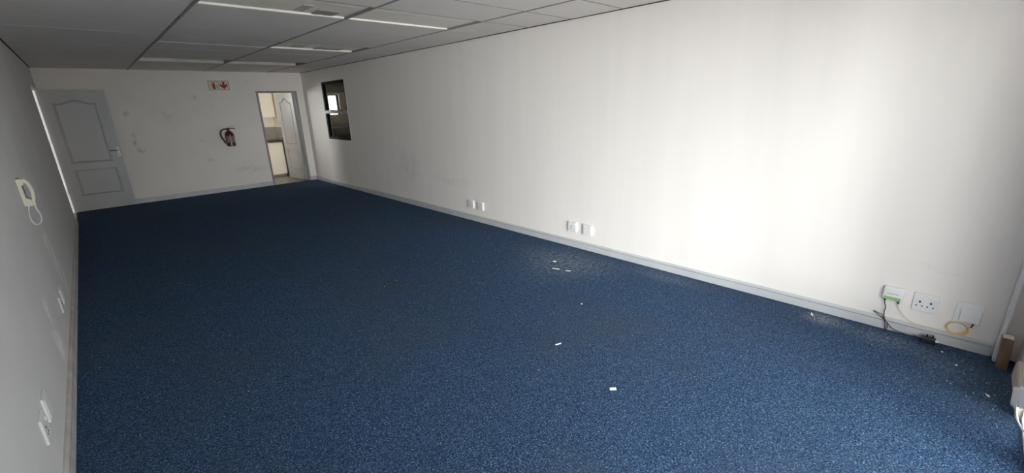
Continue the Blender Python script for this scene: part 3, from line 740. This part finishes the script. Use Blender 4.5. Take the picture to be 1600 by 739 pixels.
MB().tube([(.018, -.015, -.090), (.006, -.016, -.14), (.004, -.016, -.19), (.012, -.016, -.222), (.032, -.016, -.228), (.050, -.016, -.205), (.056, -.016, -.16), (.047, -.016, -.120), (.046, -.01, -.090)], .0042, 8).build('coiled_cord', M['white_plastic'], ph, True)

# ------------------------------------------------------------------ near right corner: timber offcut, fallen blind vane
tb = empty('timber_offcut', (3.645, -.372, 0), 0); tag(tb, 'short brown timber offcut standing upright in the near right corner', 'timber offcut')
m = MB()
bm = bmesh.new()
bt = [(-.045, -.021), (.022, -.021), (.022, .025), (-.045, .025)]
vb = [bm.verts.new((x, y, 0)) for x, y in bt]; vt = [bm.verts.new((x+.004, y+.010, .198)) for x, y in bt]
bm.faces.new(vb[::-1]); bm.faces.new(vt)
for i in range(4): bm.faces.new((vb[i], vb[(i+1) % 4], vt[(i+1) % 4], vt[i]))
bmesh.ops.bevel(bm, geom=bm.edges[:], offset=.0015, segments=1, affect='EDGES'); bmesh.ops.recalc_face_normals(bm, faces=bm.faces)
m.bm.free(); m.bm = bm; m.build('block', M['wood'], tb)
MB().box(-.0395, .0245, -.0095, .0335, .198, .1993).build('end_grain', M['wood_end'], tb)

bv = empty('vertical_blind', (2.62, -.47, 0)); tag(bv, 'white vertical blind with one vane and its bead chain trailing onto the carpet', 'blind')
BX, BY = -2.62, .47
MB().box(.46+BX, 3.04+BX, -.488+BY, -.436+BY, 2.065, 2.105, .003).build('headrail', M['white_plastic'], bv)
for k_ in range(9):     # the vanes bunched to one side
    x_ = 2.56+.026*k_+BX
    mb = MB(); mb.prism([(x_, -.490+BY), (x_+.004, -.490+BY), (x_+.010, -.461+BY), (x_+.004, -.432+BY), (x_, -.432+BY), (x_+.006, -.461+BY)], 'z', .04, 2.06)
    mb.build('vane', M['blind'], bv)
cl = spline([Vector(p) for p in ((3.215, -.398, .045), (3.12, -.398, .085), (3.0, -.399, .15), (2.87, -.402, .225), (2.73, -.412, .34), (2.63, -.42, .56), (2.57, -.425, .95), (2.55, -.43, 1.5), (2.545, -.435, 2.05))], 8)
bm = bmesh.new(); prev = None
for i, p in enumerate(cl):
    d = (cl[min(i+1, len(cl)-1)]-cl[max(i-1, 0)]); d.y = 0; d.normalize(); nrm = Vector((-d.z, 0, d.x))
    if nrm.z < 0 and i < 30: nrm = -nrm
    row = []
    wd = .042+.012*min(1, i/10)
    for j in range(7):
        q = j/6*2-1; e_ = .005*math.sin(i*1.9+j) if abs(q) > .9 else 0
        v = p+nrm*(wd*q+e_)
        row.append(bm.verts.new((v.x+BX, v.y+BY+.004*math.sin(i*.9+q*2), max(v.z, .004))))
    if prev:
        for j in range(6): bm.faces.new((prev[j], row[j], row[j+1], prev[j+1]))
    prev = row
bmesh.ops.recalc_face_normals(bm, faces=bm.faces)
mb = MB(); mb.bm.free(); mb.bm = bm
vo = mb.build('trailing_vane', M['blind'], bv, True); md = vo.modifiers.new('thickness', 'SOLIDIFY'); md.thickness = .0012
ch = MB(); pts = spline([Vector(p) for p in ((3.02, -.391, .118), (2.975, -.390, .118), (2.90, -.390, .108), (2.816, -.391, .115), (2.67, -.400, .155), (2.58, -.41, .25))], 14)
for p in pts: ch.ball((p.x+BX, p.y+BY, p.z), .0042, 6)
ch.tube([(2.985+BX, -.392+BY, .118), (2.94+BX, -.390+BY, .128)], .004, 6, smooth=False)
ch.build('bead_chain', M['white_plastic'], bv, True)

# ------------------------------------------------------------------ debris on the carpet
def flake(x, y, lx, ly, rz, h=.004, name='paint_flake'):
    bm = bmesh.new(); n_ = 8; rnd = random.Random(int((x*91+y*37)*1000))
    top = []; bot = []
    for i in range(n_):
        a = 2*PI*i/n_; k_ = rnd.uniform(.75, 1.1)
        ca, sa = math.cos(a), math.sin(a)
        sq = max(abs(ca), abs(sa))**.6
        px, py = lx/2*ca/sq*k_, ly/2*sa/sq*k_
        top.append(bm.verts.new((px, py, h*rnd.uniform(.8, 1.3)))); bot.append(bm.verts.new((px*.95, py*.95, 0)))
    bm.faces.new(top); bm.faces.new(bot[::-1])
    for i in range(n_): bm.faces.new((bot[i], bot[(i+1) % n_], top[(i+1) % n_], top[i]))
    bmesh.ops.recalc_face_normals(bm, faces=bm.faces)
    mb = MB(); mb.bm.free(); mb.bm = bm; o = mb.build(name, M['flake']); o.location = (x, y, 0); o.rotation_euler = (0, 0, rz); return o
G_ = 'paint flakes on the carpet'
for (x, y, lx, ly, rz, lab) in (
    (1.869, 1.172, .040, .020, -.75, 'largest white paint scrap lying alone on the near carpet'),
    (2.023, 1.718, .050, .007, -.35, 'thin white sliver on the carpet beyond the largest scrap'),
    (3.089, 2.657, .085, .010, -1.2, 'longest white plaster streak on the dusty carpet patch by the sockets'),
    (3.125, 2.530, .060, .010, -1.1, 'shorter white plaster streak just right of the longest one'),
    (3.24, 2.80, .04, .012, -1.0, 'white plaster chip on the dusty patch, behind the two streaks'),
    (3.654, .598, .055, .010, .35, 'white plaster sliver at the foot of the right skirting left of the router'),
    (3.481, -.185, .013, .010, 0, 'white crumb on the carpet nearest the timber offcut'),
    (3.619, -.116, .012, .010, .4, 'white crumb on the carpet below the double socket'),
    (3.212, -.316, .020, .009, .6, 'white chip on the carpet near the fallen blind vane'),
    (2.63, 1.98, .014, .010, .2, 'white crumb on open carpet between the dusty patch and the thin sliver')):
    tag(flake(x, y, lx, ly, rz), lab, 'paint flake', G_)
# uncounted plaster dust: one object of tiny crumbs
bm = bmesh.new(); rnd = random.Random(3)
def crumb(x, y, r):
    c = Vector((x, y, r*.5)); v = [bm.verts.new(c+Vector((r*math.cos(a), r*math.sin(a), -r*.5))) for a in (0, 2.1, 4.2)]+[bm.verts.new(c+Vector((0, 0, r*.6)))]
    bm.faces.new((v[0], v[1], v[3])); bm.faces.new((v[1], v[2], v[3])); bm.faces.new((v[2], v[0], v[3])); bm.faces.new((v[0], v[2], v[1]))
for cx_, cy_, sx_, sy_, n_, r0 in ((3.40, 2.72, .20, .45, 130, .0024), (3.15, 2.75, .30, .45, 90, .0024), (3.66, .54, .05, .09, 110, .0022), (3.55, 1.7, .12, .5, 45, .0022), (2.45, 2.85, .3, .4, 60, .003),
                             (3.6, .25, .10, .16, 40, .0022), (3.45, -.1, .22, .15, 30, .0024), (2.5, 1.0, 1.0, 1.1, 60, .002), (2.6, 4.5, .9, 1.6, 50, .0035), (.2, 3.2, .35, 1.2, 30, .003), (3.2, -.3, .15, .07, 40, .003)):
    for _ in range(n_): 
        x_ = rnd.gauss(cx_, sx_); y_ = rnd.gauss(cy_, sy_)
        if XL+.03 < x_ < XR-.025 and YN+.03 < y_ < YF-.05: crumb(x_, y_, r0*rnd.uniform(.4, 1.15))
mb = MB(); mb.bm.free(); mb.bm = bm
tag(mb.build('plaster_dust', M['flake']), 'white plaster crumbs scattered over the blue carpet', 'dust', None, 'stuff')
